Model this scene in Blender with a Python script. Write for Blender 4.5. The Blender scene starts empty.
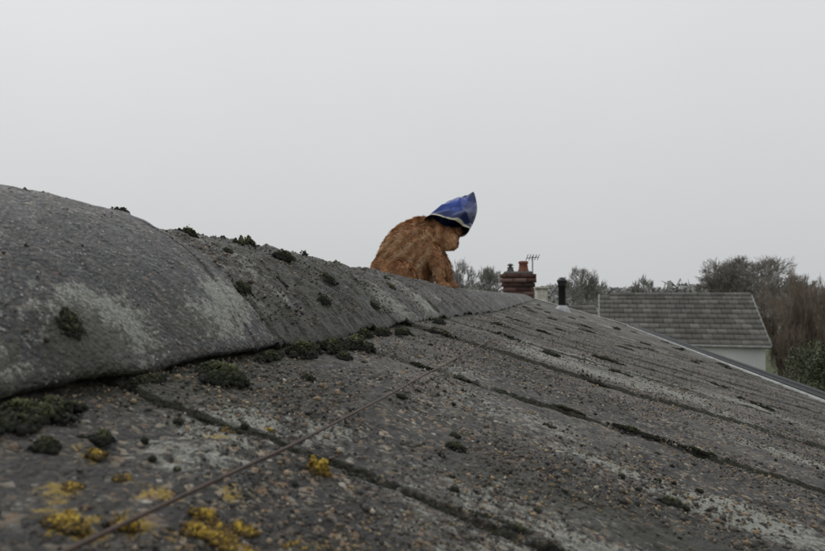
import bpy, math, random, bmesh
import numpy as np
from mathutils import Vector, Matrix
random.seed(7); rng=np.random.default_rng(7)
scene=bpy.context.scene
scene.view_settings.view_transform='Standard'
scene.view_settings.look='None'
scene.view_settings.exposure=0
GROUND=-3.5
H0=.12; T=.29; XR=-.44; XE=1.41; YF=12.2; YB=-2.2

# ------------------------------------------------------------ noise
_tabs={}
def vnoise(x,y,seed=0):
    if seed not in _tabs: _tabs[seed]=np.random.default_rng(seed+100).random((256,256))
    tb=_tabs[seed]
    x=np.asarray(x,float);y=np.asarray(y,float)
    xi=np.floor(x).astype(int);yi=np.floor(y).astype(int)
    fx=x-xi;fy=y-yi
    fx=fx*fx*(3-2*fx);fy=fy*fy*(3-2*fy)
    a=tb[xi%256,yi%256];b=tb[(xi+1)%256,yi%256];c=tb[xi%256,(yi+1)%256];d=tb[(xi+1)%256,(yi+1)%256]
    return (a*(1-fx)+b*fx)*(1-fy)+(c*(1-fx)+d*fx)*fy
def fbm(x,y,seed=0,oct=4):
    s=0;a=1;t=0
    for o in range(oct):
        s=s+a*vnoise(x*2**o+17.3*o,y*2**o+9.1*o,seed+o);t+=a;a*=.5
    return s/t
def sstep(a,b,x):
    t=np.clip((x-a)/(b-a),0,1);return t*t*(3-2*t)

# ------------------------------------------------------------ surfaces
def sag(Y): return -.03*sstep(1.0,3.5,Y)-.012*np.clip(Y/12,0,1)
JP=.393; J0=.318
LAPS=[.47,.93]
_rt=np.random.default_rng(55).random(997)
def _r(k,c): return _rt[(np.asarray(k).astype(int)*13+np.asarray(c).astype(int)*71)%997]
def plane(X,Y): return -H0-T*(np.abs(X-XR)+XR)+sag(Y)
def joint(X,Y):
    course=sum((X>l).astype(int) for l in LAPS)
    jit=(vnoise(X*9,Y*2+5,31)-.5)*.018+(vnoise(X*60,Y*4,32)-.5)*.005
    ph=(Y-J0+jit)/JP
    k=np.floor(ph);fr=(ph-k)*JP
    return course,k,fr
def roofz(X,Y,detail=True):
    X=np.asarray(X,float);Y=np.asarray(Y,float)
    z=plane(X,Y)
    course,k,fr=joint(X,Y)
    rs=_r(k,course)
    # each slate rides slightly over the nearer one
    z=z+(rs-.5)*.002+(.5-fr/JP)*(.0015+.0045*_r(k+7,course)*sstep(.3,.8,Y))
    gw=(.0016+.0032*vnoise(X*25,Y*0+k,33))*(1+.8*np.clip(Y-.4,0,3))
    d=np.minimum(fr,(JP-fr)*.8)
    open_=(.15+.85*sstep(.30,.55,vnoise(X*11,k*3.1,35)))
    z=z-.011*(1-sstep(gw*.4,gw,d))*open_
    for l in LAPS:
        e=l+(vnoise(Y*14,0*Y,41)-.5)*.01
        t=(X-(e-.4))/.4
        z=z+np.where((X<e)&(t>0),.006*t,0)
    if detail:
        z=z+(fbm(X*14,Y*14,1,3)-.5)*.006
        z=z+(fbm(X*70,Y*70,5,4)-.5)*.0054
        pit=vnoise(X*160,Y*160,11);z=z-np.clip(.32-pit,0,1)*.006
    return z
CY=[-3,.4,.6,.8,1.1,1.6,2.6,5,12.5]; CZ=[.081,.080,.0765,.074,.066,.057,.033,.021,.008]
RJ=[-1.25,-.8,-.36,.08,.535]+[.535+.45*i for i in range(1,27)]
RJa=np.array(RJ)
HW=.2
def ridge_w(X): return (vnoise(X*30,0*X,61)-.5)*.026+(vnoise(X*110,0*X,62)-.5)*.008
def ridgez(X,Y,detail=True):
    X=np.asarray(X,float);Y=np.asarray(Y,float)
    zb=plane(XR+HW,Y)+.0120+(vnoise(Y*14,0*Y,65)-.5)*.007
    u=np.clip(np.abs(X-XR)/HW,0,1.2)
    cr=np.interp(Y,CY,CZ)
    z=zb+(cr-zb)*(1-u**2.3)
    w=ridge_w(X)
    idx=np.searchsorted(RJa,Y+w)
    lo=RJa[np.clip(idx-1,0,len(RJ)-1)];hi=RJa[np.clip(idx,0,len(RJ)-1)]
    z=z+.009*(1-sstep(.533,.538,Y+w))*(1-.55*u**3)-.004
    dj=np.minimum(np.abs(Y+w-lo),np.abs(hi-Y-w))
    z=z-.008*(1-sstep(.001,.007,dj))*(.3+.7*vnoise(X*40,Y*3,63))*np.where(Y+w<.53,.4,1)
    if detail:
        rough=sstep(.53,.545,Y+w)*.75+.25
        z=z+(fbm(X*16,Y*16,71,3)-.5)*.013*rough
        z=z+(fbm(X*60,Y*60,75,4)-.5)*.014*rough
        z=z-np.clip(.3-vnoise(X*190,Y*190,79),0,1)*.006*(.3+rough)
        # hairline cracks in the old cap
        cl=np.abs(vnoise(X*13+4,Y*13,83)-.5)
        z=z-.0035*np.exp(-(cl/.012)**2)*(vnoise(X*6,Y*6,84)>.5)
    return z

# ------------------------------------------------------------ mesh helpers
def link(o,parent=None):
    scene.collection.objects.link(o)
    if parent: o.parent=parent
    return o
def empty(name):
    e=bpy.data.objects.new(name,None);e.empty_display_size=.2;link(e);return e
def grid_obj(name,P,mat,attrs=None,parent=None):
    nr,nc,_=P.shape
    me=bpy.data.meshes.new(name)
    me.vertices.add(nr*nc);me.vertices.foreach_set('co',P.reshape(-1).astype(np.float32))
    i=np.arange(nr-1)[:,None]*nc+np.arange(nc-1)[None,:]
    q=np.stack([i,i+1,i+nc+1,i+nc],-1).reshape(-1)
    n=(nr-1)*(nc-1)
    me.loops.add(n*4);me.loops.foreach_set('vertex_index',q.astype(np.int32))
    me.polygons.add(n);me.polygons.foreach_set('loop_start',np.arange(0,n*4,4,dtype=np.int32))
    me.polygons.foreach_set('use_smooth',np.ones(n,bool))
    me.update(calc_edges=True);me.validate()
    for k,v in (attrs or {}).items():
        a=me.attributes.new(k,'FLOAT','POINT');a.data.foreach_set('value',np.asarray(v,np.float32).reshape(-1))
    me.materials.append(mat)
    return link(bpy.data.objects.new(name,me),parent)
def soup_obj(name,V,F,mat,attrs=None,parent=None,smooth=False):
    V=np.asarray(V,np.float32);F=np.asarray(F,np.int32);k=F.shape[1]
    me=bpy.data.meshes.new(name)
    me.vertices.add(len(V));me.vertices.foreach_set('co',V.reshape(-1))
    me.loops.add(F.size);me.loops.foreach_set('vertex_index',F.reshape(-1))
    me.polygons.add(len(F));me.polygons.foreach_set('loop_start',np.arange(0,F.size,k,dtype=np.int32))
    if smooth: me.polygons.foreach_set('use_smooth',np.ones(len(F),bool))
    me.update(calc_edges=True)
    for kk,v in (attrs or {}).items():
        a=me.attributes.new(kk,'FLOAT','POINT');a.data.foreach_set('value',np.asarray(v,np.float32).reshape(-1))
    me.materials.append(mat)
    return link(bpy.data.objects.new(name,me),parent)
OCT_V=np.array([[1,0,0],[-1,0,0],[0,1,0],[0,-1,0],[0,0,1],[0,0,-1]],float)
OCT_F=np.array([[0,2,4],[2,1,4],[1,3,4],[3,0,4],[2,0,5],[1,2,5],[3,1,5],[0,3,5]])
def randrot(n,r):
    q=r.normal(size=(n,4));q/=np.linalg.norm(q,axis=1)[:,None]
    w,x,y,z=q.T
    return np.stack([np.stack([1-2*(y*y+z*z),2*(x*y-z*w),2*(x*z+y*w)],-1),
                     np.stack([2*(x*y+z*w),1-2*(x*x+z*z),2*(y*z-x*w)],-1),
                     np.stack([2*(x*z-y*w),2*(y*z+x*w),1-2*(x*x+y*y)],-1)],1)
def granules(pos,size,r,flat=(.6,1.3)):
    n=len(pos)
    sc=r.uniform(flat[0],flat[1],(n,1,3))*np.asarray(size).reshape(n,1,1)
    v=OCT_V[None]*sc*r.uniform(.75,1.2,(n,6,1))
    v=np.einsum('nij,nkj->nki',randrot(n,r),v)+pos[:,None,:]
    F=(OCT_F[None]+(np.arange(n)*6)[:,None,None]).reshape(-1,3)
    return v.reshape(-1,3),F
class Soup:
    def __init__(s): s.V=[];s.F=[];s.n=0;s.A=[]
    def add(s,V,F,a=None):
        V=np.asarray(V,float);s.V.append(V);s.F.append(np.asarray(F)+s.n);s.n+=len(V)
        s.A.append(np.full(len(V),.5) if a is None else np.broadcast_to(a,(len(V),)))
    def obj(s,name,mat,parent=None,smooth=False):
        return soup_obj(name,np.concatenate(s.V),np.concatenate(s.F),mat,{'rnd':np.concatenate(s.A)},parent,smooth)
def box_vf(c,sz,rz=0,tap=1.0):
    c=np.array(c,float);hx,hy,hz=np.array(sz,float)/2
    V=np.array([[x*hx*(tap if z>0 else 1),y*hy*(tap if z>0 else 1),z*hz] for z in(-1,1) for y in(-1,1) for x in(-1,1)])
    R=np.array([[math.cos(rz),-math.sin(rz),0],[math.sin(rz),math.cos(rz),0],[0,0,1]])
    V=V@R.T+c
    F=np.array([[0,2,3,1],[4,5,7,6],[0,1,5,4],[1,3,7,5],[3,2,6,7],[2,0,4,6]])
    return V,F
def lathe(name,prof,loc,mat,parent=None,seg=28,jit=0):
    V=[];F=[]
    for i,(r,z) in enumerate(prof):
        for j in range(seg):
            a=2*math.pi*j/seg;V.append((loc[0]+r*math.cos(a),loc[1]+r*math.sin(a),loc[2]+z))
    for i in range(len(prof)-1):
        for j in range(seg):
            F.append((i*seg+j,i*seg+(j+1)%seg,(i+1)*seg+(j+1)%seg,(i+1)*seg+j))
    return soup_obj(name,V,F,mat,None,parent,True)
def tube_vf(pts,rad,seg=8):
    pts=[Vector(p) for p in pts];n=len(pts);V=[];F=[]
    if not hasattr(rad,'__len__'): rad=[rad]*n
    up=Vector((.13,.05,1)).normalized()
    for i,p in enumerate(pts):
        d=(pts[min(i+1,n-1)]-pts[max(i-1,0)]).normalized()
        a=d.cross(up)
        if a.length<.05:a=d.cross(Vector((1,0,0)))
        a.normalize();b=d.cross(a)
        for j in range(seg):
            t=2*math.pi*j/seg;V.append(p+(a*math.cos(t)+b*math.sin(t))*rad[i])
    for i in range(n-1):
        for j in range(seg):
            F.append((i*seg+j,(i+1)*seg+j,(i+1)*seg+(j+1)%seg,i*seg+(j+1)%seg))
    return np.array([tuple(v) for v in V]),np.array(F)

# ------------------------------------------------------------ node helpers
class NT:
    def __init__(s,name):
        s.m=bpy.data.materials.new(name);s.m.use_nodes=True;s.t=s.m.node_tree
        s.b=s.t.nodes['Principled BSDF'];s.tc=s.t.nodes.new('ShaderNodeTexCoord')
    def n(s,typ,**k):
        x=s.t.nodes.new(typ)
        for a,b in k.items(): setattr(x,a,b)
        return x
    def l(s,a,b): s.t.links.new(a,b)
    def noise(s,scale,det=5,rough=.6,vec=None,dist=0):
        x=s.n('ShaderNodeTexNoise');x.inputs['Scale'].default_value=scale;x.inputs['Detail'].default_value=det
        x.inputs['Roughness'].default_value=rough;x.inputs['Distortion'].default_value=dist
        s.l(vec or s.tc.outputs['Object'],x.inputs['Vector']);return x.outputs['Fac']
    def ramp(s,fac,stops,interp='LINEAR'):
        x=s.n('ShaderNodeValToRGB');cr=x.color_ramp;cr.interpolation=interp
        while len(cr.elements)<len(stops): cr.elements.new(.5)
        for e,(p,c) in zip(cr.elements,stops):
            e.position=p
            if not hasattr(c,'__len__'): c=(c,c,c)
            e.color=(*c,1)
        s.l(fac,x.inputs[0]);return x.outputs[0]
    def mix(s,f,a,b,mode='MIX'):
        x=s.n('ShaderNodeMix',data_type='RGBA',blend_type=mode)
        for v,i in((f,0),(a,6),(b,7)):
            if hasattr(v,'links'): s.l(v,x.inputs[i])
            elif i==0: x.inputs[0].default_value=v
            else: x.inputs[i].default_value=(*v,1)
        return x.outputs[2]
    def math(s,op,a,b=0,c=None):
        x=s.n('ShaderNodeMath',operation=op)
        for v,i in((a,0),(b,1)):
            if hasattr(v,'links'): s.l(v,x.inputs[i])
            else: x.inputs[i].default_value=v
        return x.outputs[0]
    def attr(s,name):
        x=s.n('ShaderNodeAttribute');x.attribute_name=name;return x.outputs['Fac']
    def sep(s,c):
        x=s.n('ShaderNodeSeparateColor');s.l(c,x.inputs[0]);return x.outputs
    def bump(s,h,dist,strength=1,prev=None):
        x=s.n('ShaderNodeBump');x.inputs['Distance'].default_value=dist;x.inputs['Strength'].default_value=strength
        s.l(h,x.inputs['Height'])
        if prev: s.l(prev,x.inputs['Normal'])
        return x.outputs[0]
    def done(s,col=None,rough=None,norm=None,**k):
        for v,nm in((col,'Base Color'),(rough,'Roughness'),(norm,'Normal')):
            if v is None: continue
            if hasattr(v,'links'): s.l(v,s.b.inputs[nm])
            elif nm=='Roughness': s.b.inputs[nm].default_value=v
            else: s.b.inputs[nm].default_value=(*v,1)
        for a,b in k.items(): s.b.inputs[a.replace('_',' ')].default_value=b
        return s.m
def simple(name,col,rough=.7,var=.25,scale=8,bump=0,**k):
    t=NT(name);f=t.noise(scale,3)
    c=t.ramp(f,[(.3,tuple(x*(1-var) for x in col)),(.7,tuple(min(1,x*(1+var)) for x in col))])
    nm=t.bump(t.noise(scale*8,3),bump) if bump else None
    return t.done(c,rough,nm,**k)

# ---- slate / grit roof
def stone_mat(name,dark,mid,light,wet,grit,speck):
    t=NT(name)
    big=t.noise(6,3,.6);med=t.noise(45,5,.75);fine=t.noise(380,3,.8)
    f=t.math('ADD',t.math('MULTIPLY',big,.45),t.math('MULTIPLY',med,.55))
    base=t.ramp(f,[(.41,dark),(.5,mid),(.59,light)])
    base=t.mix(1,base,t.ramp(t.noise(2.6,3,.6),[(.35,(.60,.58,.54)),(.65,(1.2,1.2,1.22))]),'MULTIPLY')
    base=t.mix(.94,base,t.ramp(fine,[(.32,.12),(.48,.70),(.58,1.15),(.7,3.2)]),'MULTIPLY')
    base=t.mix(t.attr('brown'),base,(.92,.76,.60),'MULTIPLY')
    vn=t.n('ShaderNodeTexVoronoi');vn.inputs['Scale'].default_value=300;t.l(t.tc.outputs['Object'],vn.inputs['Vector'])
    v=t.sep(vn.outputs['Color']);vd=vn.outputs['Distance']
    msk=t.ramp(v[0],[(.76,0),(.78,1)])
    patch=t.ramp(t.noise(16,3,.6),[(.40,.12),(.58,1)])
    chip=t.ramp(v[1],[(0,(.28,.18,.095)),(.35,(.15,.11,.075)),(.6,(.36,.30,.21)),(.85,(.02,.02,.02)),(1,(.45,.42,.35))])
    base=t.mix(t.math('MULTIPLY',t.math('MULTIPLY',msk,patch),grit),base,chip)
    m2=t.ramp(v[2],[(.86,0),(.87,1)]);dd=t.ramp(vd,[(.18,1),(.3,0)])
    base=t.mix(t.math('MULTIPLY',t.math('MULTIPLY',m2,dd),speck),base,(.42,.42,.39))
    ln=t.noise(110,5,.85);la=t.attr('lichen')
    lm=t.ramp(t.math('ADD',t.math('MULTIPLY',la,.26),ln),[(.61,0),(.69,1)])
    base=t.mix(t.math('MULTIPLY',lm,.85),base,t.ramp(fine,[(.35,(.15,.155,.125)),(.65,(.46,.465,.41))]))
    ma=t.attr('moss')
    mm=t.ramp(t.math('ADD',t.math('MULTIPLY',ma,.42),t.math('MULTIPLY',t.noise(150,4,.8),.85)),[(.60,0),(.68,1)])
    base=t.mix(t.math('MULTIPLY',mm,.88),base,t.ramp(fine,[(.35,(.010,.011,.007)),(.7,(.050,.050,.024))]))
    ya=t.attr('yellow')
    ym=t.ramp(t.math('ADD',t.math('MULTIPLY',ya,.34),ln),[(.72,0),(.80,1)])
    base=t.mix(t.math('MULTIPLY',ym,.9),base,t.ramp(fine,[(.35,(.22,.14,.015)),(.7,(.46,.32,.04))]))
    hb=t.math('ADD',t.math('MULTIPLY',fine,.6),t.math('MULTIPLY',vd,-.6))
    hb=t.math('ADD',hb,t.math('MULTIPLY',ln,1.2))
    nm=t.bump(hb,.0032,1)
    r=t.ramp(med,[(.35,wet),(.65,wet+.25)])
    return t.done(base,r,nm)
M_roof=stone_mat('roof_slate_mat',(.014,.013,.0115),(.049,.045,.039),(.142,.130,.112),.44,1.0,.4)
M_ridge=stone_mat('ridge_mat',(.014,.014,.016),(.039,.040,.043),(.096,.096,.095),.32,.5,1.0)

def gauss(X,Y,lst):
    a=np.zeros_like(X)
    for (x,y,rx,ry,s) in lst: a=np.maximum(a,s*np.exp(-(((X-x)/rx)**2+((Y-y)/ry)**2)))
    return a
def yrows(n,y0=.11,nb=60):
    a=y0*np.exp(np.linspace(0,math.log(YF/y0),n))
    return np.concatenate([np.linspace(YB,y0,nb,endpoint=False),a])
# ------------------------------------------------------------ own roof
house=empty('bungalow')
ys=yrows(1500)
vx=np.linspace(np.arcsinh((XR+.02)/.3),np.arcsinh(XE/.3),720);xs=.3*np.sinh(vx)
X,Y=np.meshgrid(xs,ys)
Z=roofz(X,Y)
_,kk_,fr=joint(X,Y)
djj=np.minimum(fr,JP-fr)
wj=(.0035+.0040*np.clip(Y,0,4))
jo=sstep(.30,.55,vnoise(X*11,np.round((Y-J0)/JP)*3.1,35))
moss=np.exp(-(djj/wj)**2)*(.35+.75*jo)+np.exp(-((X+.235)/.025)**2)*1.1*(fbm(X*5,Y*5,93,2)+.15)  # joint band is moss plus painted shade darkening the slate step faces
moss=moss+np.clip(fbm(X*5,Y*5,95,3)-.56,0,1)*2.4
lich=gauss(X,Y,[(.13,.50,.06,.04,1.3),(.05,.53,.05,.025,.9),(-.17,.33,.03,.05,.9),(-.13,.36,.02,.03,.8),(-.16,.27,.03,.03,.7),(.02,.33,.05,.02,.8),(.3,.9,.10,.05,.8),(-.02,1.3,.05,.12,.5),(.2,1.5,.12,.1,.5),(-.10,.75,.05,.08,.5)])
lich=np.maximum(lich,np.clip(fbm(X*4,Y*4,97,3)-.55,0,1)*2.6)+.12*sstep(1.5,5,Y)
yel=gauss(X,Y,[(-.118,.212,.014,.010,1),(-.10,.205,.012,.01,1),(-.155,.185,.016,.012,.9),(-.15,.225,.012,.012,.9),(-.165,.30,.012,.02,.7),(-.185,.24,.02,.02,.65),(-.13,.25,.014,.012,.8),(-.08,.23,.02,.02,.65),(-.17,.20,.012,.014,.9),(-.14,.20,.02,.01,.8)])
grid_obj('roof_slope',np.stack([X,Y,Z],-1),M_roof,{'moss':moss,'lichen':lich,'yellow':yel},house)
xs2=np.linspace(2*XR-XE,XR-.02,120);ys2=np.linspace(YB,YF,500)
X2,Y2=np.meshgrid(xs2,ys2);Xm=2*XR-X2
Z2=roofz(Xm,Y2)
grid_obj('roof_back_slope',np.stack([X2,Y2,Z2],-1),M_roof,{'moss':np.clip(fbm(X2*5,Y2*5,95,3)-.5,0,1)*2,'lichen':np.clip(fbm(X2*4,Y2*4,96,3)-.45,0,1)*2,'yellow':X2*0},house)
# ridge
u=np.linspace(-1,1,330);u=u*(1-.12*(1-np.abs(u))) 
yy=yrows(1400)
U,YY=np.meshgrid(u,yy)
wob=1+(fbm(np.sign(U)*3+0*U,YY*12,81,4)-.5)*.07*np.abs(U)
XX=XR+U*HW*wob;ZZ=ridgez(XR+U*HW,YY)
L=[];R=[]
for (dx,dz) in((.0015,-.004),(-.002,-.0070),(-.05,-.0070)):
    R.append(np.stack([XX[:,-1]+dx,yy,ZZ[:,-1]+dz],-1))
    L.append(np.stack([XX[:,0]-dx,yy,ZZ[:,0]+dz],-1))
P=np.stack([XX,YY,ZZ],-1)
P=np.concatenate([np.stack(L[::-1],1),P,np.stack(R,1)],1)
X,Y=P[...,0],P[...,1];wR=ridge_w(X)
u=np.abs(X-XR)/HW
rough=sstep(.53,.545,Y+wR)
moss=np.clip(fbm(X*9,Y*7,111,3)-.38,0,1)*3.2*rough+gauss(X,Y,[(-.25,.31,.02,.03,.9),(-.26,.42,.02,.05,.6),(-.24,.2,.03,.06,.8),(-.27,.38,.03,.03,.45)])+sstep(.85,1,u)*.7*(fbm(X*6,Y*9,113,2))
dj=np.abs((Y+wR-.535)/.45-np.round((Y+wR-.535)/.45))*.45
moss=moss+np.exp(-(dj/.010)**2)*.9*rough
cl=np.abs(vnoise(X*13+4,Y*13,83)-.5);moss=moss+np.exp(-(cl/.014)**2)*(vnoise(X*6,Y*6,84)>.5)*.7
lich=gauss(X,Y,[(-.25,.225,.035,.03,1.8),(-.28,.255,.02,.02,1.3),(-.255,.33,.018,.05,1.4),(-.255,.45,.014,.05,1.2),(-.27,.5,.018,.03,1.4),(-.26,.56,.015,.03,1.3),(-.3,.7,.04,.05,.6),(-.27,.62,.01,.03,1.0),(-.33,.30,.03,.02,.7)])
lich=np.maximum(lich,np.clip(fbm(X*8,Y*8,115,3)-.5,0,1)*2.4*(.3+.7*rough))-.06*(1-rough)
yel=np.clip(fbm(X*9,Y*9,117,3)-.66,0,1)*2*rough
brown=rough*(1-.55*sstep(1.5,4,Y))
grid_obj('ridge_tiles',P,M_ridge,{'moss':moss,'lichen':lich,'yellow':yel,'brown':brown},house)

t=NT('brick_wall_mat')
br=t.n('ShaderNodeTexBrick');br.inputs['Scale'].default_value=4.2;br.inputs['Color1'].default_value=(.22,.09,.06,1);br.inputs['Color2'].default_value=(.3,.14,.09,1);br.inputs['Mortar'].default_value=(.3,.28,.25,1)
mp=t.n('ShaderNodeMapping');mp.inputs['Rotation'].default_value=(math.radians(90),0,math.radians(20));t.l(t.tc.outputs['Object'],mp.inputs[0]);t.l(mp.outputs[0],br.inputs[0])
M_brickwall=t.done(t.mix(.5,br.outputs[0],t.ramp(t.noise(9),[(.3,.5),(.7,1.2)]),'MULTIPLY'),.85)
s=Soup()
xl=2*XR-XE+.15;xr_=XE-.15
zt=float(plane(xr_,12))-.06
for yy in(YB+.1,YF-.1):
    V=np.array([(xl,yy,GROUND),(xr_,yy,GROUND),(xr_,yy,zt),(XR,yy,-.08),(XR,yy,-.08),(xl,yy,zt)])
    s.add(V,[[0,1,2,3],[0,3,4,5]])
for xx in(xl,xr_):
    V=np.array([(xx,YB+.1,GROUND),(xx,YF-.1,GROUND),(xx,YF-.1,zt),(xx,YB+.1,zt)]);s.add(V,[[0,1,2,3]])
s.obj('walls',M_brickwall,house)
M_gutter=simple('gutter_mat',(.035,.037,.04),.5,.25,20)
M_strip=simple('verge_strip_mat',(.27,.28,.27),.55,.4,14)
NY=90
def rail(name,off,mat):
    gp=[]
    for i in range(NY):
        y=YB+(YF-YB)*i/(NY-1);z=float(plane(XE,y))
        gp.append([(XE+a,y,z+b) for a,b in off])
    grid_obj(name,np.array(gp),mat,None,house)
rail('gutter',[(.05-.055*math.cos(a),.012-.055*math.sin(a)) for a in np.linspace(-.1,math.pi+.1,12)]+[(.05-.05*math.cos(a),.015-.05*math.sin(a)) for a in np.linspace(math.pi+.1,-.1,12)],M_gutter)
rail('eaves_strip',[(-.035,.0),(-.035,.014),(-.02,.019),(-.008,.016),(-.006,-.02)],M_strip)
s=Soup()
V,F=box_vf((XE-.03,(YB+YF)/2,float(plane(XE,5))-.11),(.03,YF-YB-.1,.16));s.add(V,F);s.obj('fascia',simple('fascia_mat',(.6,.6,.57),.6,.2,6),house)
s=Soup()
for side in(1,-1):
    V=[];F=[]
    for k in range(13):
        x=XR+side*(XE-XR)*k/12;z=float(plane(x,YF))
        V+= [(x,YF-.06,z+.014),(x,YF+.06,z+.02),(x,YF+.06,z-.16),(x,YF+.01,z-.16)]
    for k in range(12):
        for a,b in((0,1),(1,2),(2,3)):
            F.append((k*4+a,k*4+b,k*4+4+b,k*4+4+a))
    s.add(V,F)
s.obj('bargeboard',simple('bargeboard_mat',(.5,.5,.48),.5,.2,6),house)

# ------------------------------------------------------------ grit on the slates
def ramp_rnd(name,stops,rough=.7,noise=True,sss=0):
    t=NT(name);c=t.ramp(t.attr('rnd'),stops)
    if noise: c=t.mix(.6,c,t.ramp(t.noise(500,3),[(.3,.5),(.7,1.4)]),'MULTIPLY')
    return t.done(c,rough)
M_grit=ramp_rnd('grit_mat',[(0,(.015,.015,.015)),(.3,(.045,.042,.037)),(.55,(.11,.085,.062)),(.7,(.22,.15,.08)),(.84,(.30,.22,.125)),(.94,(.38,.34,.26)),(1,(.5,.47,.4))],.6)
N=120000
Yg=.10*np.exp(rng.random(N)*math.log(5.0/.10))
Xg=-.245+rng.random(N)*(np.minimum(1.38,.10+.75*Yg)+.245)
keep=fbm(Xg*11,Yg*11,121,3)+.25*rng.random(N)>.56
Xg=Xg[keep];Yg=Yg[keep]
sz=np.exp(rng.normal(0,.45,len(Xg)))*.00075*(1+.36*Yg);sz=np.clip(sz,.0003,.0030)
sz=np.where(Yg<.35,sz*.75,sz)
pos=np.stack([Xg,Yg,roofz(Xg,Yg)+sz*.25],-1)
V,F=granules(pos,sz,rng)
rn=np.clip(rng.beta(1.4,1.9,len(Xg)),0,1)
soup_obj('roof_grit',V,F,M_grit,{'rnd':np.repeat(rn,6)},house)
N=20000
Yg=.2*np.exp(rng.random(N)*math.log(3.0/.2));Xg=XR+.2*(-.1+1.05*rng.random(N))
keep=(fbm(Xg*13,Yg*13,125,3)+.3*rng.random(N)>.58)&((Yg>.53)|(rng.random(N)>.92));Xg=Xg[keep];Yg=Yg[keep]
sz=np.clip(np.exp(rng.normal(0,.4,len(Xg)))*.0010,.0005,.003)
V,F=granules(np.stack([Xg,Yg,ridgez(Xg,Yg)+sz*.2],-1),sz,rng)
soup_obj('ridge_grit',V,F,M_grit,{'rnd':np.repeat(rng.random(len(Xg))*.75,6)},house)

# ------------------------------------------------------------ moss
def clump(s,x,y,rx,ry,h,n,zf,rot=0,g=None):
    r=rng;a=r.random(n)*2*math.pi;q=r.random(n)**.62
    edge=.45+1.0*vnoise(np.cos(a)*2.6+x*91+40,np.sin(a)*2.6+y*57+40,131)
    lx=q*edge*np.cos(a)*rx;ly=q*edge*np.sin(a)*ry
    X=x+lx*math.cos(rot)-ly*math.sin(rot);Y=y+lx*math.sin(rot)+ly*math.cos(rot)
    lump=.15+1.4*vnoise(X/(rx*.35)+3,Y/(rx*.35)+8,133)
    top=h*np.sqrt(np.clip(1-q*q,0,1))*lump
    z=zf(X,Y,False)+top
    g=g or max(.0006,min(rx,ry)*.075)
    sz=g*np.exp(r.normal(0,.35,n))
    V,F=granules(np.stack([X,Y,z],-1),sz,r,(.3,1.7))
    hv=np.clip(.10+.5*top/(h+1e-9)+r.normal(0,.18,n),0,1)
    m=n//3
    zz=zf(X[:m],Y[:m],False)+top[:m]*.4
    V2,F2=granules(np.stack([X[:m],Y[:m],zz],-1),np.full(m,g*2.4),r,(.7,1.3))
    s.add(V,F,np.repeat(hv,6));s.add(V2,F2,np.repeat(r.random(m)*.2,6))
ms=Soup()
R_=roofz
for (x,y,rx,ry,h,n) in [(-.225,.245,.010,.028,.005,1900),(-.228,.215,.010,.02,.005,1000),(-.193,.25,.004,.005,.003,250),(-.20,.225,.005,.006,.003,300),
  (-.216,.40,.012,.018,.007,1800),(-.224,.565,.011,.036,.009,2000),(-.220,.64,.011,.03,.008,1300),(-.212,.70,.015,.022,.010,1500),(-.20,.61,.007,.012,.005,500),(-.228,.50,.006,.022,.005,700),(-.228,.78,.008,.03,.007,700),(-.226,.86,.008,.03,.007,700),(-.232,.34,.004,.018,.003,500),
  (-.185,.475,.005,.006,.003,350),(-.061,.425,.006,.006,.003,400),(.082,.467,.009,.006,.003,500),(-.066,.455,.003,.003,.0015,150),(-.12,.52,.005,.004,.002,200),(.0,.60,.006,.005,.002,200),
  (.02,.712,.02,.003,.002,400),(.094,.710,.035,.005,.003,700),(.15,.710,.014,.003,.002,300),(-.08,.708,.025,.003,.002,400),(-.14,.708,.012,.004,.003,250),
  (-.02,.318,.02,.002,.0015,500),(.0,.312,.008,.002,.002,300),(-.09,.315,.012,.002,.0015,300),(-.16,.317,.02,.003,.002,500),
  (.004,1.37,.018,.022,.006,500),(.143,1.71,.04,.014,.008,500),(.076,1.10,.032,.008,.004,500),(.146,1.39,.025,.011,.006,400),(.484,1.71,.04,.015,.008,400),(.51,2.15,.04,.015,.008,300),(-.18,1.10,.035,.011,.008,400),
  (-.215,.95,.010,.03,.007,500),(-.22,1.3,.010,.05,.008,500)]:
    clump(ms,x,y,rx,ry,h,n,R_)
for k in range(3,20):
    yj=J0+JP*k
    for q_ in range(4):
        if random.random()<.45: continue
        x=random.uniform(-.2,1.25);clump(ms,x,yj+.003,random.uniform(.02,.065),.007+.0028*yj,.004+.0011*yj,240,R_)
for (x,y,rx,ry,h,n) in [(-.372,.612,.008,.011,.006,500),(-.40,.735,.005,.007,.005,300),(-.357,.70,.010,.012,.008,700),(-.37,.745,.011,.012,.008,700),(-.34,.79,.009,.028,.008,900),(-.385,.98,.009,.018,.009,500),
  (-.256,.305,.006,.008,.004,600),(-.395,.54,.006,.018,.003,400),(-.28,.555,.008,.014,.005,400),(-.36,1.06,.009,.02,.006,300),(-.30,.85,.009,.018,.005,300),(-.33,1.3,.009,.018,.005,250),(-.39,1.35,.007,.025,.005,200),(-.40,.64,.004,.012,.003,200),(-.33,.62,.006,.012,.004,250),(-.29,.66,.006,.014,.004,250),(-.27,.75,.006,.018,.005,300),(-.26,.95,.008,.02,.006,300)]:
    clump(ms,x,y,rx,ry,h,n,ridgez)
for i in range(120):
    y=.16*math.exp(random.random()*math.log(14));x=-.22+random.random()*(.25+.6*y)
    rr=.0010*(1+1.2*y)*random.uniform(.5,1.8)
    clump(ms,x,y,rr,rr*random.uniform(.5,1.3),rr*.5,50,R_,random.random()*3)
M_moss=ramp_rnd('moss_mat',[(0,(.006,.007,.004)),(.4,(.019,.022,.010)),(.75,(.050,.056,.022)),(1,(.12,.13,.05))],.9)
ms.obj('moss',M_moss)
ml=Soup()
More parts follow.
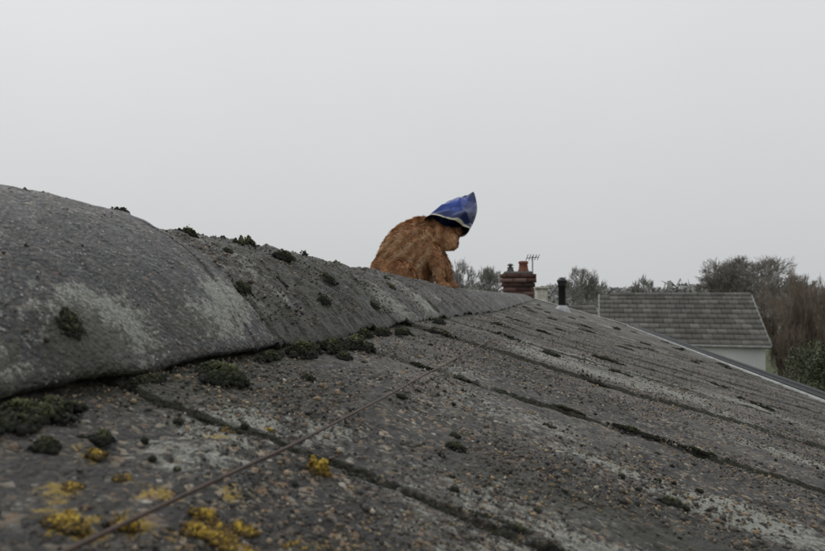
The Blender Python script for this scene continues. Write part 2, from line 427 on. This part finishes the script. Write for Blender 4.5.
for (x,y,rx,ry,h,n) in [(-.358,.70,.006,.007,.010,400),(-.372,.748,.007,.007,.010,400),(-.372,.61,.004,.006,.008,250),(-.30,1.22,.008,.02,.004,200),(.49,1.715,.02,.008,.009,150),(.14,1.712,.02,.009,.010,200),(-.215,.70,.009,.012,.011,500),(-.225,.56,.005,.018,.010,300)]:
    clump(ml,x,y,rx,ry,h,n,ridgez if x<-.24 else R_)
ml.obj('pale_moss',ramp_rnd('pale_moss_mat',[(0,(.04,.04,.018)),(.5,(.12,.12,.055)),(1,(.25,.25,.13))],.9))
ly=Soup()
for (x,y,rx,ry,h,n) in [(-.111,.303,.0055,.0055,.006,800),(-.118,.212,.013,.007,.002,700),(-.103,.207,.010,.006,.002,450),(-.128,.222,.006,.004,.0015,200),(-.112,.222,.006,.004,.0015,200),(-.155,.184,.008,.006,.0015,200),(-.145,.262,.003,.004,.001,70),(-.17,.205,.005,.006,.001,120),(-.167,.315,.003,.005,.001,60),(-.15,.33,.003,.003,.001,50),(-.185,.235,.004,.006,.001,60),(-.09,.225,.006,.005,.001,120),(-.142,.196,.005,.004,.0012,120),(-.165,.225,.004,.004,.001,80)]:
    clump(ly,x,y,rx,ry,h,n,R_,0,.0006)
ly.obj('yellow_lichen',ramp_rnd('yellow_lichen_mat',[(0,(.03,.02,.006)),(.3,(.14,.085,.012)),(.65,(.36,.24,.025)),(1,(.58,.42,.07))],.85))

# ------------------------------------------------------------ wire lying on the roof
ctrl=[(-.139,.10),(-.135,.177),(-.129,.308),(-.125,.469),(-.118,.75),(-.1075,1.116),(-.100,1.6),(-.097,2.29),(-.10,3.2),(-.12,4.5)]
cy=[c[1] for c in ctrl];cx=[c[0] for c in ctrl]
yy=.1*np.exp(np.linspace(0,math.log(45),260));xx=np.interp(yy,cy,cx)+(vnoise(yy*6,0*yy,141)-.5)*.003
zz=plane(xx,yy)+.0055+(vnoise(yy*8,0*yy,143)-.3)*.003
V,F=tube_vf(list(zip(xx,yy,zz)),.0009,10)
soup_obj('wire',V,F,simple('wire_mat',(.06,.035,.025),.5,.5,150,.0004),None,None,True)

# ------------------------------------------------------------ vent pipe
M_black=simple('black_pipe_mat',(.018,.019,.02),.4,.2,15)
vp=empty('vent_pipe');vx_,vy_=.165,8.3;vz=float(plane(vx_,vy_))
lathe('pipe',[(.045,-.1),(.045,.30),(.052,.30),(.052,.335),(.055,.36),(.062,.37),(.062,.385),(.03,.42),(.0,.425)],(vx_,vy_,vz),M_black,vp)
lathe('collar',[(.11,-.03),(.085,.03),(.05,.07),(.046,.07)],(vx_,vy_,vz),simple('lead_mat',(.35,.36,.37),.5),vp)

# ------------------------------------------------------------ chimneys
M_brick=ramp_rnd('old_brick_mat',[(0,(.045,.028,.024)),(.4,(.095,.042,.034)),(.8,(.15,.068,.05)),(1,(.18,.12,.10))],.9,False)
M_mortar=simple('mortar_mat',(.09,.08,.072),.95,.3,20)
def chimney(name,x,y,z0,z1,w,d,pots):
    e=empty(name);s=Soup();c=.075
    n=int((z1-z0)/c)
    for k in range(n):
        z=z0+(k+.5)*c;ex=0
        if k>=n-2: ex=.045
        elif k==n-3: ex=.022
        W=w+2*ex;D=d+2*ex
        for side in(0,1):
            L=W;off=(k%2)*.11
            nb=int(L/.22)+2
            for j in range(nb):
                a=max(-L/2,-L/2+j*.225-off);b=min(L/2,-L/2+j*.225-off+.213)
                if b-a<.03: continue
                yy=(-1 if side==0 else 1)*(D/2-.05)
                V,F=box_vf((x+(a+b)/2,y+yy,z),(b-a,.1,.063));s.add(V+rng.normal(0,.0015,V.shape),F,random.random())
            L=D-.21;off=((k+1)%2)*.11;nb=int(L/.22)+2
            for j in range(nb):
                a=max(-L/2,-L/2+j*.225-off);b=min(L/2,-L/2+j*.225-off+.213)
                if b-a<.03: continue
                xx=(-1 if side==0 else 1)*(W/2-.05)
                V,F=box_vf((x+xx,y+(a+b)/2,z),(.1,b-a,.063));s.add(V+rng.normal(0,.0015,V.shape),F,random.random())
    s.obj('bricks',M_brick,e)
    s=Soup();V,F=box_vf((x,y,(z0+z1)/2-.01),(w-.02,d-.02,z1-z0-.02));s.add(V,F)
    V,F=box_vf((x,y,z0+n*c+.015),(w+.02,d+.02,.05),0,.85);s.add(V,F);s.obj('mortar',M_mortar,e)
    for (dx,r,h,kind) in pots:
        m=simple('pot_mat',(.20,.075,.045) if kind else (.10,.095,.09),.8,.3,14)
        lathe('pot',[(r*1.05,0),(r*1.1,.03),(r*.95,.05),(r*.82,h*.75),(r*.98,h*.8),(r*1.0,h*.9),(r*.85,h),(r*.65,h),(r*.6,h*.6)],(x+dx,y,z0+n*c+.03),m,e)
        if not kind:
            lathe('cowl',[(r*.5,h),(r*.5,h*1.25),(r*1.1,h*1.3),(r*.6,h*1.6),(0,h*1.7)],(x+dx,y,z0+n*c+.03),m,e)
    return e,z0+n*c
ch,zt_=chimney('brick_chimney',-.50,11.1,-.25,.37,.50,.5,[(.08,.085,.19,1),(-.14,.055,.09,0)])
s=Soup();M_al=simple('aerial_mat',(.12,.12,.13),.4,.1,5)
V,F=tube_vf([(-.27,11.3,zt_-.3),(-.27,11.3,zt_+.32)],.010,6);s.add(V,F)
V,F=tube_vf([(-.36,11.2,zt_+.28),(-.17,11.35,zt_+.30)],.008,6);s.add(V,F)
for k in range(5):
    cxx=-.36+.19*k/4;cyy=11.2+.15*k/4
    V,F=tube_vf([(cxx-.02,cyy+.05,zt_+.24+.004*k),(cxx+.02,cyy-.05,zt_+.34)],.006,5);s.add(V,F)
s.obj('tv_aerial',M_al)

def W(Rr,Ff): return (.978*Rr-.208*Ff,.208*Rr+.978*Ff)
# ------------------------------------------------------------ tiled neighbour house
t=NT('grey_tile_mat')
f=t.noise(1.4,5,.65);c=t.ramp(f,[(.3,(.075,.072,.066)),(.55,(.125,.12,.11)),(.75,(.18,.17,.152))])
c=t.mix(.7,c,t.ramp(t.attr('rnd'),[(0,.55),(1,1.35)]),'MULTIPLY')
c=t.mix(t.ramp(t.noise(4,5,.7),[(.52,0),(.66,.7)]),c,(.07,.07,.045))
M_tile=t.done(c,.8)
M_white=simple('white_render_mat',(.78,.78,.77),.8,.05,2)
def gable_house(name,c,alpha,L,run,zr,drop,wall,mat_wall):
    e=empty(name)
    a=math.radians(12)-alpha
    d=np.array([math.cos(a),math.sin(a)]);f=np.array([d[1],-d[0]])
    c=np.array(c)
    s=Soup();rows=int(math.hypot(run,drop)/.30);tw=.33;cols=int(L/tw)
    for side in(1,-1):
        for i in range(rows):
            t0=i/rows;t1=(i+1.12)/rows
            for j in range(cols+1):
                l0=j*L/cols-(L/cols/2 if i%2 else 0);l1=l0+L/cols*.965
                l0=max(0,l0);l1=min(L,l1)
                if l1-l0<.04: continue
                jit=random.uniform(-.006,.006)
                def P(l,t,h):
                    q=c-d*l+f*side*run*t;return (q[0],q[1],zr-drop*t+h)
                V=[P(l0,t0,.0),P(l1,t0,.0),P(l1,t1,.07+jit),P(l0,t1,.07+jit),P(l1,t1,.012),P(l0,t1,.012)]
                s.add(V,[[0,1,2,3],[3,2,4,5]],random.random())
    s.obj('roof_tiles',M_tile,e)
    s=Soup()
    for j in range(int(L/.45)):
        p0=c-d*(j*.45);p1=c-d*(j*.45+.44)
        V,F=tube_vf([(p0[0],p0[1],zr-.02),(p1[0],p1[1],zr-.02)],[.12,.112],10);s.add(V,F,random.random())
    s.obj('ridge',M_tile,e)
    s=Soup();ins=.12
    def Q(l,t,z): q=c-d*l+f*run*t;return (q[0],q[1],z)
    zt=zr-drop*(1-ins/run)-.03;ti=1-ins/run
    V=[Q(.12,ti,wall),Q(L-.12,ti,wall),Q(L-.12,ti,zt),Q(.12,ti,zt),Q(.12,-ti,wall),Q(L-.12,-ti,wall),Q(L-.12,-ti,zt),Q(.12,-ti,zt),Q(.12,0,zr-.05),Q(L-.12,0,zr-.05),Q(.12,0,wall),Q(L-.12,0,wall)]
    s.add(V,[[0,1,2,3],[5,4,7,6],[10,0,3,8],[4,10,8,7],[1,11,9,2],[11,5,6,9]])
    s.obj('walls',mat_wall,e)
    s=Soup()
    for l in(-.03,L+.03):
        for side in(1,-1):
            p=[Q(l-.03,0,zr+.03),Q(l-.03,side,zr-drop+.03),Q(l-.03,side,zr-drop-.10),Q(l-.03,0,zr-.10),
               Q(l+.03,0,zr+.03),Q(l+.03,side,zr-drop+.03),Q(l+.03,side,zr-drop-.10),Q(l+.03,0,zr-.10)]
            s.add(p,[[0,1,2,3],[4,7,6,5],[0,4,5,1],[2,6,7,3],[1,5,6,2]])
    V,F=tube_vf([Q(0,1.03,zr-drop-.05),Q(L,1.03,zr-drop-.05)],.05,8);s.add(V,F)
    s.obj('bargeboards',simple('trim_mat',(.22,.22,.21),.6),e)
    s=Soup();g=Soup()
    for (l,wd,z0,z1) in((2.6,.9,wall+.02,wall+1.4),(4.1,1.1,wall+.6,wall+1.4)):
        if l+wd/2>L-.2: continue
        tt=ti+.012/run
        for (a0,a1,b0,b1) in((l-wd/2,l+wd/2,z0,z0+.07),(l-wd/2,l+wd/2,z1-.07,z1),(l-wd/2,l-wd/2+.07,z0+.07,z1-.07),(l+wd/2-.07,l+wd/2,z0+.07,z1-.07),(l-.03,l+.03,z0+.07,z1-.07)):
            s.add([Q(a0,tt+.02,b0),Q(a1,tt+.02,b0),Q(a1,tt+.02,b1),Q(a0,tt+.02,b1)],[[0,1,2,3]])
        g.add([Q(l-wd/2,tt,z0),Q(l+wd/2,tt,z0),Q(l+wd/2,tt,z1),Q(l-wd/2,tt,z1)],[[0,1,2,3]])
    s.obj('window_frames',M_white,e);g.obj('window_glass',simple('glass_mat',(.03,.035,.04),.1),e)
    return e
gable_house('white_bungalow',W(12.4,23.5),math.radians(16),5.3,2.7,-.02,1.65,GROUND,M_white)
h2=gable_house('rendered_house',W(6.0,21),math.radians(4),6.0,2.6,-.45,1.6,GROUND,M_white)
x,y=W(4.15,20.6)
s=Soup();V,F=box_vf((x,y,-.35),(.34,.34,1.1),.2);s.add(V,F);V,F=box_vf((x,y,.215),(.42,.42,.07),.2);s.add(V,F)
s.obj('chimney_stack',simple('cream_render_mat',(.42,.40,.34),.85),h2)

# ------------------------------------------------------------ trees
def bark(name,col): return simple(name,col,.9,.3,3)
def bare_tree(name,x,y,top,width,seed,mat,levels=6,trunk=.12,rtip=.009,kids=3,base=GROUND,stems=1):
    r=random.Random(seed);segs=[]
    def rec(p,d,L,rad,lv):
        n=2;q=p
        for k in range(n):
            d=(d+Vector((r.gauss(0,.13),r.gauss(0,.13),r.gauss(0,.10)+.03))).normalized()
            q2=q+d*L/n;segs.append((q,q2,rad*(1-.18*k),rad*(1-.18*(k+1))));q=q2
        if lv==0: return
        nk=kids+(1 if lv<3 else 0)
        for i in range(nk):
            ang=r.uniform(.25,.85);az=r.uniform(0,6.28)
            a=d.orthogonal().normalized();b=d.cross(a)
            nd=(d*math.cos(ang)+(a*math.cos(az)+b*math.sin(az))*math.sin(ang))
            nd.z+=.08;nd.normalize()
            st=p.lerp(q,r.uniform(.55,1))
            rec(st,nd,L*r.uniform(.62,.85),max(rtip,rad*.6),lv-1)
    if stems==1: rec(Vector((0,0,0)),Vector((0,0,1)),1.0,trunk,levels)
    else:
        for k in range(stems):
            az=r.uniform(0,6.28);sp=r.uniform(.1,.6)
            rec(Vector((r.gauss(0,.45),r.gauss(0,.45),0)),Vector((sp*math.cos(az),sp*math.sin(az),1)).normalized(),r.uniform(.6,1.1),trunk*.6,levels-1)
    A=np.array([tuple(s[0]) for s in segs]);B=np.array([tuple(s[1]) for s in segs])
    ra=np.array([s[2] for s in segs]);rb=np.array([s[3] for s in segs])
    zmax=np.percentile(B[:,2],99.5);sw=max(.1,np.percentile(np.hypot(B[:,0],B[:,1]),96))
    S=np.array([width/2/sw,width/2/sw,(top-base)/zmax])
    A=A*S+np.array([x,y,base]);B=B*S+np.array([x,y,base])
    D=B-A;D/=np.linalg.norm(D,axis=1)[:,None]+1e-9
    up=np.where(np.abs(D[:,2:3])>.9,np.array([[1.,0,0]]),np.array([[0,0,1.]]))
    U=np.cross(D,up);U/=np.linalg.norm(U,axis=1)[:,None];Wv=np.cross(D,U)
    V=[]
    for c,rr in((A,ra),(B,rb)):
        for k in range(3):
            t=2*math.pi*k/3;V.append(c+(U*math.cos(t)+Wv*math.sin(t))*rr[:,None])
    V=np.stack(V,1);n=len(A)
    F=(np.array([[0,1,4,3],[1,2,5,4],[2,0,3,5]])[None]+(np.arange(n)*6)[:,None,None]).reshape(-1,4)
    return soup_obj(name,V.reshape(-1,3),F,mat)
def leafy(name,x,y,base,top,wx,wy,n,seed,mat,leaf=.06,blobs=14):
    r=np.random.default_rng(seed)
    cs=r.normal(0,.33,(blobs,3));cs[:,2]=r.random(blobs)*.9
    rs=r.uniform(.22,.42,blobs)
    k=r.integers(0,blobs,n);v=r.normal(size=(n,3));v/=np.linalg.norm(v,axis=1)[:,None]
    q=(.45+.65*r.random(n)**.5)
    P=cs[k]+v*(rs[k]*q)[:,None]
    P[:,2]=np.clip(P[:,2],0,1.2)
    P=P*np.array([wx,wy,(top-base)/1.15])+np.array([x,y,base])
    M=randrot(n,r);s_=leaf*r.uniform(.5,1.4,n)
    qv=np.array([[-.5,-1,0],[.5,-1,0],[.6,.4,.1],[0,1,0],[-.6,.4,.1]])
    V=np.einsum('nij,kj->nki',M,qv)*s_[:,None,None]+P[:,None,:]
    F=(np.array([[0,1,2,3,4]])[None]+(np.arange(n)*5)[:,None,None]).reshape(-1,5)
    return soup_obj(name,V.reshape(-1,3),F,mat,{'rnd':np.repeat(r.random(n),5)})
B_far=bark('hazed_far_bark_mat',(.27,.26,.24));B_mid=bark('hazed_mid_bark_mat',(.22,.20,.175));B_br=bark('brown_twig_mat',(.23,.185,.145))  # far and mid bark paled and greyed: distance haze put into the colour
x,y=W(.470*35,35);bare_tree('bare_tree',x,y,2.0,7.0,3,B_mid,8,.14,.007)
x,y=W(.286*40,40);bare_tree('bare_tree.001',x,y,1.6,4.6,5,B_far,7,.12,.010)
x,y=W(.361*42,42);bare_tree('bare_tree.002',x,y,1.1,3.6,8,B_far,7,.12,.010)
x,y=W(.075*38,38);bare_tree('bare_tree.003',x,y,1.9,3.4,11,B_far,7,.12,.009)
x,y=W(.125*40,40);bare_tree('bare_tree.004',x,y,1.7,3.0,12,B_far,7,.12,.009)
x,y=W(.56*31,31);bare_tree('bare_tree.005',x,y,1.5,3.8,24,B_mid,7,.09,.008)
x,y=W(.72*24,24);bare_tree('bare_tree.006',x,y,1.4,3.8,23,B_br,7,.07,.006)
x,y=W(.600*23,23);bare_tree('bare_shrub',x,y,.75,2.4,21,B_br,6,.07,.005,3,GROUND,12)
x,y=W(.655*21,21);bare_tree('bare_shrub.001',x,y,.55,2.4,22,B_br,6,.07,.005,3,GROUND,12)
x,y=W(.73*20,20);bare_tree('bare_shrub.002',x,y,.9,2.6,26,B_br,6,.07,.005,3,GROUND,12)
x,y=W(.585*21.5,21.5);bare_tree('bare_shrub.003',x,y,-.5,1.4,27,B_br,6,.05,.005,3,GROUND,9)
M_ever=ramp_rnd('evergreen_mat',[(0,(.035,.045,.024)),(.5,(.075,.09,.048)),(1,(.14,.155,.085))],.8,False)
x,y=W(.640*17,17);leafy('evergreen_shrub',x,y,GROUND,-1.35,.9,1.0,14000,31,M_ever,.028)
x,y=W(.74*16,16.5);leafy('evergreen_shrub.001',x,y,GROUND,-1.1,1.5,1.3,14000,32,M_ever,.028)
M_dist=ramp_rnd('hazed_tree_mat',[(0,(.20,.205,.19)),(1,(.34,.34,.32))],.95,False)  # pale grey tones carry painted-in haze, not the trees' own colour
r=np.random.default_rng(77);Vs=[];Fs=[];n0=0;As=[]
for i in range(130):
    ang=math.radians(-62+110*i/130+r.uniform(-.4,.4));dist=r.uniform(62,80)
    x=math.sin(ang)*dist;y=math.cos(ang)*dist
    tp=r.uniform(.0,1.1);wd=r.uniform(2.2,4.2);n=1100
    v=r.normal(size=(n,3));v/=np.linalg.norm(v,axis=1)[:,None];q=r.random(n)**.4
    P=v*q[:,None]*np.array([wd,wd,(tp-GROUND)/2])+np.array([x,y,(tp+GROUND)/2])
    P=P+r.normal(0,.18,P.shape)
    M=randrot(n,r);qv=np.array([[-.15,-.5,0],[.15,-.4,0],[.05,.6,.1]])
    V=np.einsum('nij,kj->nki',M,qv)*r.uniform(.5,1.3,n)[:,None,None]+P[:,None,:]
    Vs.append(V.reshape(-1,3));Fs.append(np.arange(n*3).reshape(-1,3)+n0);n0+=n*3;As.append(np.repeat(r.random(n),3))
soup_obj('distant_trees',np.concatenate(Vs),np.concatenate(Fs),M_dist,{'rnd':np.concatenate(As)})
t=NT('grass_mat');c=t.ramp(t.noise(.25,6,.7),[(.35,(.05,.065,.03)),(.65,(.10,.115,.055))])
Mg=t.done(c,.95,t.bump(t.noise(6,5),.05))
gx=np.linspace(-600,600,61);GX,GY=np.meshgrid(gx,gx);grid_obj('ground',np.stack([GX,GY,GROUND+0*GX],-1),Mg)

# ------------------------------------------------------------ cat
K=.00406
def C(px,py,F):
    Rr=(px-412)*K*F/2.6; x,y=W(Rr,F); return Vector((x,y,(294-py)*K*F/2.6))
cat=empty('ginger_cat')
bm=bmesh.new()
rightv=Vector((.978,.208,0));fwdv=Vector((-.208,.978,0));upv=Vector((0,0,1))
def ell(c,r,tilt=0):
    m=Matrix((rightv,fwdv,upv)).transposed().to_4x4()
    M=Matrix.Translation(c)@m@Matrix.Rotation(tilt,4,'Y')@Matrix.Diagonal((*r,1))
    bmesh.ops.create_icosphere(bm,subdivisions=3,radius=1,matrix=M)
def limb(pts,rads):
    for (a,b,ra,rb) in zip(pts[:-1],pts[1:],rads[:-1],rads[1:]):
        L=(b-a).length;n=max(2,int(L/.008))
        for k in range(n+1):
            t=k/n;M=Matrix.Translation(a.lerp(b,t))@Matrix.Scale(ra+(rb-ra)*t,4)
            bmesh.ops.create_icosphere(bm,subdivisions=2,radius=1,matrix=M)
ell(C(408,260,2.60),(.124,.098,.174),.42)       # hunched trunk, leaning forward
ell(C(398,275,2.60),(.114,.100,.112),0)         # rump
ell(C(421,241,2.60),(.090,.082,.099),.2)        # arch of the shoulders
ell(C(428,262,2.60),(.060,.060,.082),-.1)       # chest
ell(C(398,281,2.505),(.072,.042,.085),.35)      # haunches
ell(C(398,288,2.69),(.070,.045,.075),.3)
limb([C(395,305,2.53),C(408,308,2.50),C(420,303,2.50)],[.03,.022,.018])
limb([C(397,305,2.68),C(410,308,2.70),C(424,303,2.70)],[.03,.022,.018])
limb([C(432,250,2.53),C(437,262,2.51),C(439,273,2.51),C(440,281,2.515),C(441,284.5,2.515),C(447,286,2.52)],[.036,.029,.0195,.017,.018,.016])
limb([C(438,256,2.66),C(445,266,2.665),C(448,276,2.67),C(450,283,2.68),C(455,285.5,2.69)],[.034,.025,.017,.015,.015])
limb([C(430,238,2.60),C(440,237,2.61)],[.066,.052])
ell(C(446,238,2.61),(.050,.054,.048),.5)        # skull
ell(C(456,232,2.62),(.026,.028,.022),-.6)
ell(C(451,244,2.570),(.025,.022,.022),0)
ell(C(452,244,2.65),(.025,.022,.022),0)
for F_ in(2.560,2.655):
    limb([C(439,229,F_),C(432,219,F_)],[.019,.004])
limb([C(384,284,2.66),C(388,296,2.78),C(410,298,2.86),C(436,293,2.84),C(452,291,2.78),C(462,296,2.68),C(471,301,2.64)],[.026,.024,.022,.020,.019,.016,.010])
me=bpy.data.meshes.new('cat_tmp');bm.to_mesh(me);bm.free()
tmp=bpy.data.objects.new('cat_tmp',me);link(tmp)
m=tmp.modifiers.new('r','REMESH');m.mode='VOXEL';m.voxel_size=.0055;m.use_smooth_shade=True
m=tmp.modifiers.new('s','SMOOTH');m.factor=.6;m.iterations=7
dg=bpy.context.evaluated_depsgraph_get();ev=tmp.evaluated_get(dg)
cm=bpy.data.meshes.new_from_object(ev);cm.name='body'
bpy.data.objects.remove(tmp)
t=NT('ginger_fur_mat')
c2=t.mix(1,t.ramp(t.attr('rnd'),[(0,(.26,.115,.05)),(.25,(.46,.225,.105)),(.5,(.72,.41,.21)),(.75,(.90,.62,.38)),(1,(.96,.78,.58))]),t.ramp(t.noise(120,2),[(.3,.85),(.7,1.1)]),'MULTIPLY')
M_fur=t.done(c2,.7)
a=cm.attributes.new('rnd','FLOAT','POINT');a.data.foreach_set('value',np.full(len(cm.vertices),.2,np.float32))
cm.materials.clear();cm.materials.append(M_fur)
body=bpy.data.objects.new('body',cm);link(body,cat)
cm.calc_loop_triangles();nt=len(cm.loop_triangles)
tv=np.zeros(nt*3,np.int32);cm.loop_triangles.foreach_get('vertices',tv);tv=tv.reshape(-1,3)
co=np.zeros(len(cm.vertices)*3,np.float32);cm.vertices.foreach_get('co',co);co=co.reshape(-1,3).astype(float)
A_,B_,C_=co[tv[:,0]],co[tv[:,1]],co[tv[:,2]]
nn=np.cross(B_-A_,C_-A_);ar=np.linalg.norm(nn,axis=1);nn/=ar[:,None]+1e-12
NL=12000;idx=rng.choice(nt,NL,p=ar/ar.sum());u1=rng.random(NL);u2=rng.random(NL);f=u1+u2>1;u1[f]=1-u1[f];u2[f]=1-u2[f]
PL=A_[idx]+(B_-A_)[idx]*u1[:,None]+(C_-A_)[idx]*u2[:,None];nL=nn[idx]
q3=lambda s1,k:np.stack([vnoise(PL[:,0]*k,PL[:,2]*k,s1)-.5,vnoise(PL[:,1]*k,PL[:,2]*k,s1+1)-.5,vnoise(PL[:,0]*k,PL[:,1]*k,s1+2)-.5],-1)
fl=np.array(-rightv*.6-upv*.75)[None]+rng.normal(0,.20,(NL,3))+q3(301,22)*1.1
fl=fl-nL*np.sum(fl*nL,1)[:,None];fl/=np.linalg.norm(fl,axis=1)[:,None]+1e-9
hx=PL@np.array(rightv)
lenL=rng.uniform(.010,.020,NL)
lenL=np.where(PL[:,2]<.055,lenL*.6,lenL);lenL=np.where(hx>.095,lenL*.55,lenL)
dL=nL*rng.uniform(.25,.7,NL)[:,None]+fl;dL/=np.linalg.norm(dL,axis=1)[:,None]
tipL=PL+dL*lenL[:,None]
sx=hx*.90-PL[:,2]*.35+(fbm(hx*9,PL[:,2]*9,221,3)-.5)*.14
band=.5+.5*np.sin(sx*2*math.pi/.050)
breakup=fbm(hx*22,PL[:,2]*22,225,3)
toneL=.44+.42*(band-.5)*(.4+1.2*breakup)+.40*(vnoise(hx*60,PL[:,2]*60,209)-.5)+.35*(breakup-.5)+rng.normal(0,.06,NL)
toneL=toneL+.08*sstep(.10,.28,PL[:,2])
toneL=np.clip(toneL,.03,1)
K_=6;N=NL*K_
n_=np.repeat(nL,K_,0);off=rng.normal(0,.0036,(N,3));off=off-n_*np.sum(off*n_,1)[:,None]
base=np.repeat(PL,K_,0)+off-n_*.002
tip=np.repeat(tipL,K_,0)+off*.7+rng.normal(0,.0016,(N,3))
dv=tip-base;mid=base+dv*.5+n_*.0015
sd=np.cross(dv,n_);sd/=np.linalg.norm(sd,axis=1)[:,None]+1e-9
wd=.0007
V=np.stack([base-sd*wd,base+sd*wd,mid+sd*wd*.9,tip,mid-sd*wd*.9],1)
F=(np.array([[0,1,2,3,4]])[None]+(np.arange(N)*5)[:,None,None]).reshape(-1,5)
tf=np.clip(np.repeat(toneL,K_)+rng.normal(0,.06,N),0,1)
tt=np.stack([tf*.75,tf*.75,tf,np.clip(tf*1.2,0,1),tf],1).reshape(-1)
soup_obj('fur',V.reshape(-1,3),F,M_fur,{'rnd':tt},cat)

# ---- packet over the cat's head
def packet():
    OL=C(423,219,2.54);OR=C(467,233,2.60);SL=C(447,201,2.64);SR=C(474,192,2.70)
    nu,nv=70,130
    P=np.zeros((nu,nv,3))
    for i in range(nu):
        t=i/(nu-1)
        a=OL.lerp(SL,t);b=OR.lerp(SR,t)
        b=b+rightv*.024*math.sin(math.pi*t)
        bul=.054*(1-t)**.6+.0015
        nrm=(b-a).cross(SL-OL).normalized()
        for j in range(nv):
            th=2*math.pi*j/(nv-1)
            s_=.5-.5*math.cos(th);o=math.sin(th);sd_=3 if o>0 else 0
            p=a.lerp(b,s_)+nrm*bul*math.copysign(abs(o)**.8,o)
            cr=0
            for (kx,ky,ph,am) in((2.6,1.5,.3+sd_,.012),(-1.8,3.0,1.1+sd_,.010),(4.5,-2.2,2.0+sd_,.006)):
                v=kx*s_+ky*t+ph+.9*float(vnoise(np.array(s_*3+sd_),np.array(t*3),217));x_=abs((v%2)-1)*2-1;cr+=am*x_
            p=p+nrm*cr*(1-t*.6)*(1 if o>=0 else -1)*min(1,abs(o)*2.0)
            P[i,j]=p
    uu=np.repeat(np.linspace(0,1,nu)[:,None],nv,1);vv=np.repeat((.5-.5*np.cos(2*np.pi*np.arange(nv)/(nv-1)))[None],nu,0)
    t=NT('packet_mat')
    U_=t.attr('pu');V_=t.attr('pv')
    col=t.ramp(t.math('ADD',U_,t.math('MULTIPLY',t.noise(20,3),.08)),[(.0,(.55,.52,.42)),(.085,(.48,.45,.33)),(.10,(.010,.022,.10)),(.35,(.012,.038,.20)),(.70,(.016,.060,.33)),(.90,(.015,.045,.26)),(1,(.010,.02,.10))])
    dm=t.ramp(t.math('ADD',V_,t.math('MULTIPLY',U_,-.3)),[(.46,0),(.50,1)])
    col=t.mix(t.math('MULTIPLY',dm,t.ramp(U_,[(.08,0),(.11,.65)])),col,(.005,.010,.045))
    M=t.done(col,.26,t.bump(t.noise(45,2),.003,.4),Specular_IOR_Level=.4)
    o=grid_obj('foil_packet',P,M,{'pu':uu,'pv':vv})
    m=o.modifiers.new('sol','SOLIDIFY');m.thickness=.0008
packet()

# ------------------------------------------------------------ sky, sun
w=bpy.data.worlds.new('World');scene.world=w;w.use_nodes=True;nt_=w.node_tree
bg=nt_.nodes['Background'];sky=nt_.nodes.new('ShaderNodeTexSky');sky.sky_type='NISHITA';sky.sun_disc=False
EL=math.radians(48);AZ=math.radians(-60)
sky.sun_elevation=EL;sky.sun_rotation=AZ;sky.dust_density=6;sky.air_density=1.5
hs=nt_.nodes.new('ShaderNodeHueSaturation');hs.inputs['Saturation'].default_value=.12
nt_.links.new(sky.outputs[0],hs.inputs['Color'])
tc=nt_.nodes.new('ShaderNodeTexCoord');sp=nt_.nodes.new('ShaderNodeSeparateXYZ');nt_.links.new(tc.outputs['Generated'],sp.inputs[0])
rp=nt_.nodes.new('ShaderNodeValToRGB');rp.color_ramp.elements[0].position=0;rp.color_ramp.elements[0].color=(.59,.605,.615,1)
rp.color_ramp.elements[1].position=.6;rp.color_ramp.elements[1].color=(.79,.805,.815,1)
ns=nt_.nodes.new('ShaderNodeTexNoise');ns.inputs['Scale'].default_value=1.6;ns.inputs['Detail'].default_value=4
nt_.links.new(tc.outputs['Generated'],ns.inputs['Vector'])
ad=nt_.nodes.new('ShaderNodeMath');ad.operation='MULTIPLY_ADD';ad.inputs[1].default_value=.25
nt_.links.new(ns.outputs['Fac'],ad.inputs[0])
sb=nt_.nodes.new('ShaderNodeMath');sb.operation='SUBTRACT';sb.inputs[1].default_value=.12;nt_.links.new(sp.outputs['Z'],sb.inputs[0])
nt_.links.new(sb.outputs[0],ad.inputs[2]);nt_.links.new(ad.outputs[0],rp.inputs[0])
sc=nt_.nodes.new('ShaderNodeVectorMath');sc.operation='SCALE';sc.inputs['Scale'].default_value=10
nt_.links.new(rp.outputs[0],sc.inputs[0])
mx=nt_.nodes.new('ShaderNodeMix');mx.data_type='RGBA';mx.inputs[0].default_value=.93
nt_.links.new(hs.outputs[0],mx.inputs[6]);nt_.links.new(sc.outputs[0],mx.inputs[7])
nt_.links.new(mx.outputs[2],bg.inputs[0]);bg.inputs[1].default_value=.1
sl=bpy.data.lights.new('sun','SUN');sl.energy=.8;sl.angle=math.radians(20);sl.color=(1,.97,.93)
so=link(bpy.data.objects.new('sun',sl))
dirv=Vector((math.sin(AZ)*math.cos(EL),math.cos(AZ)*math.cos(EL),math.sin(EL)))
so.rotation_euler=dirv.to_track_quat('Z','Y').to_euler()

# ------------------------------------------------------------ camera
cd=bpy.data.cameras.new('camera');cam=link(bpy.data.objects.new('camera',cd))
cd.sensor_width=36;cd.lens=27.93;cd.clip_start=.01;cd.clip_end=3000
cam.location=(0,0,0);cam.rotation_euler=(math.radians(91.7),0,math.radians(12))
cd.dof.use_dof=True;cd.dof.focus_distance=.9;cd.dof.aperture_fstop=18
scene.camera=cam
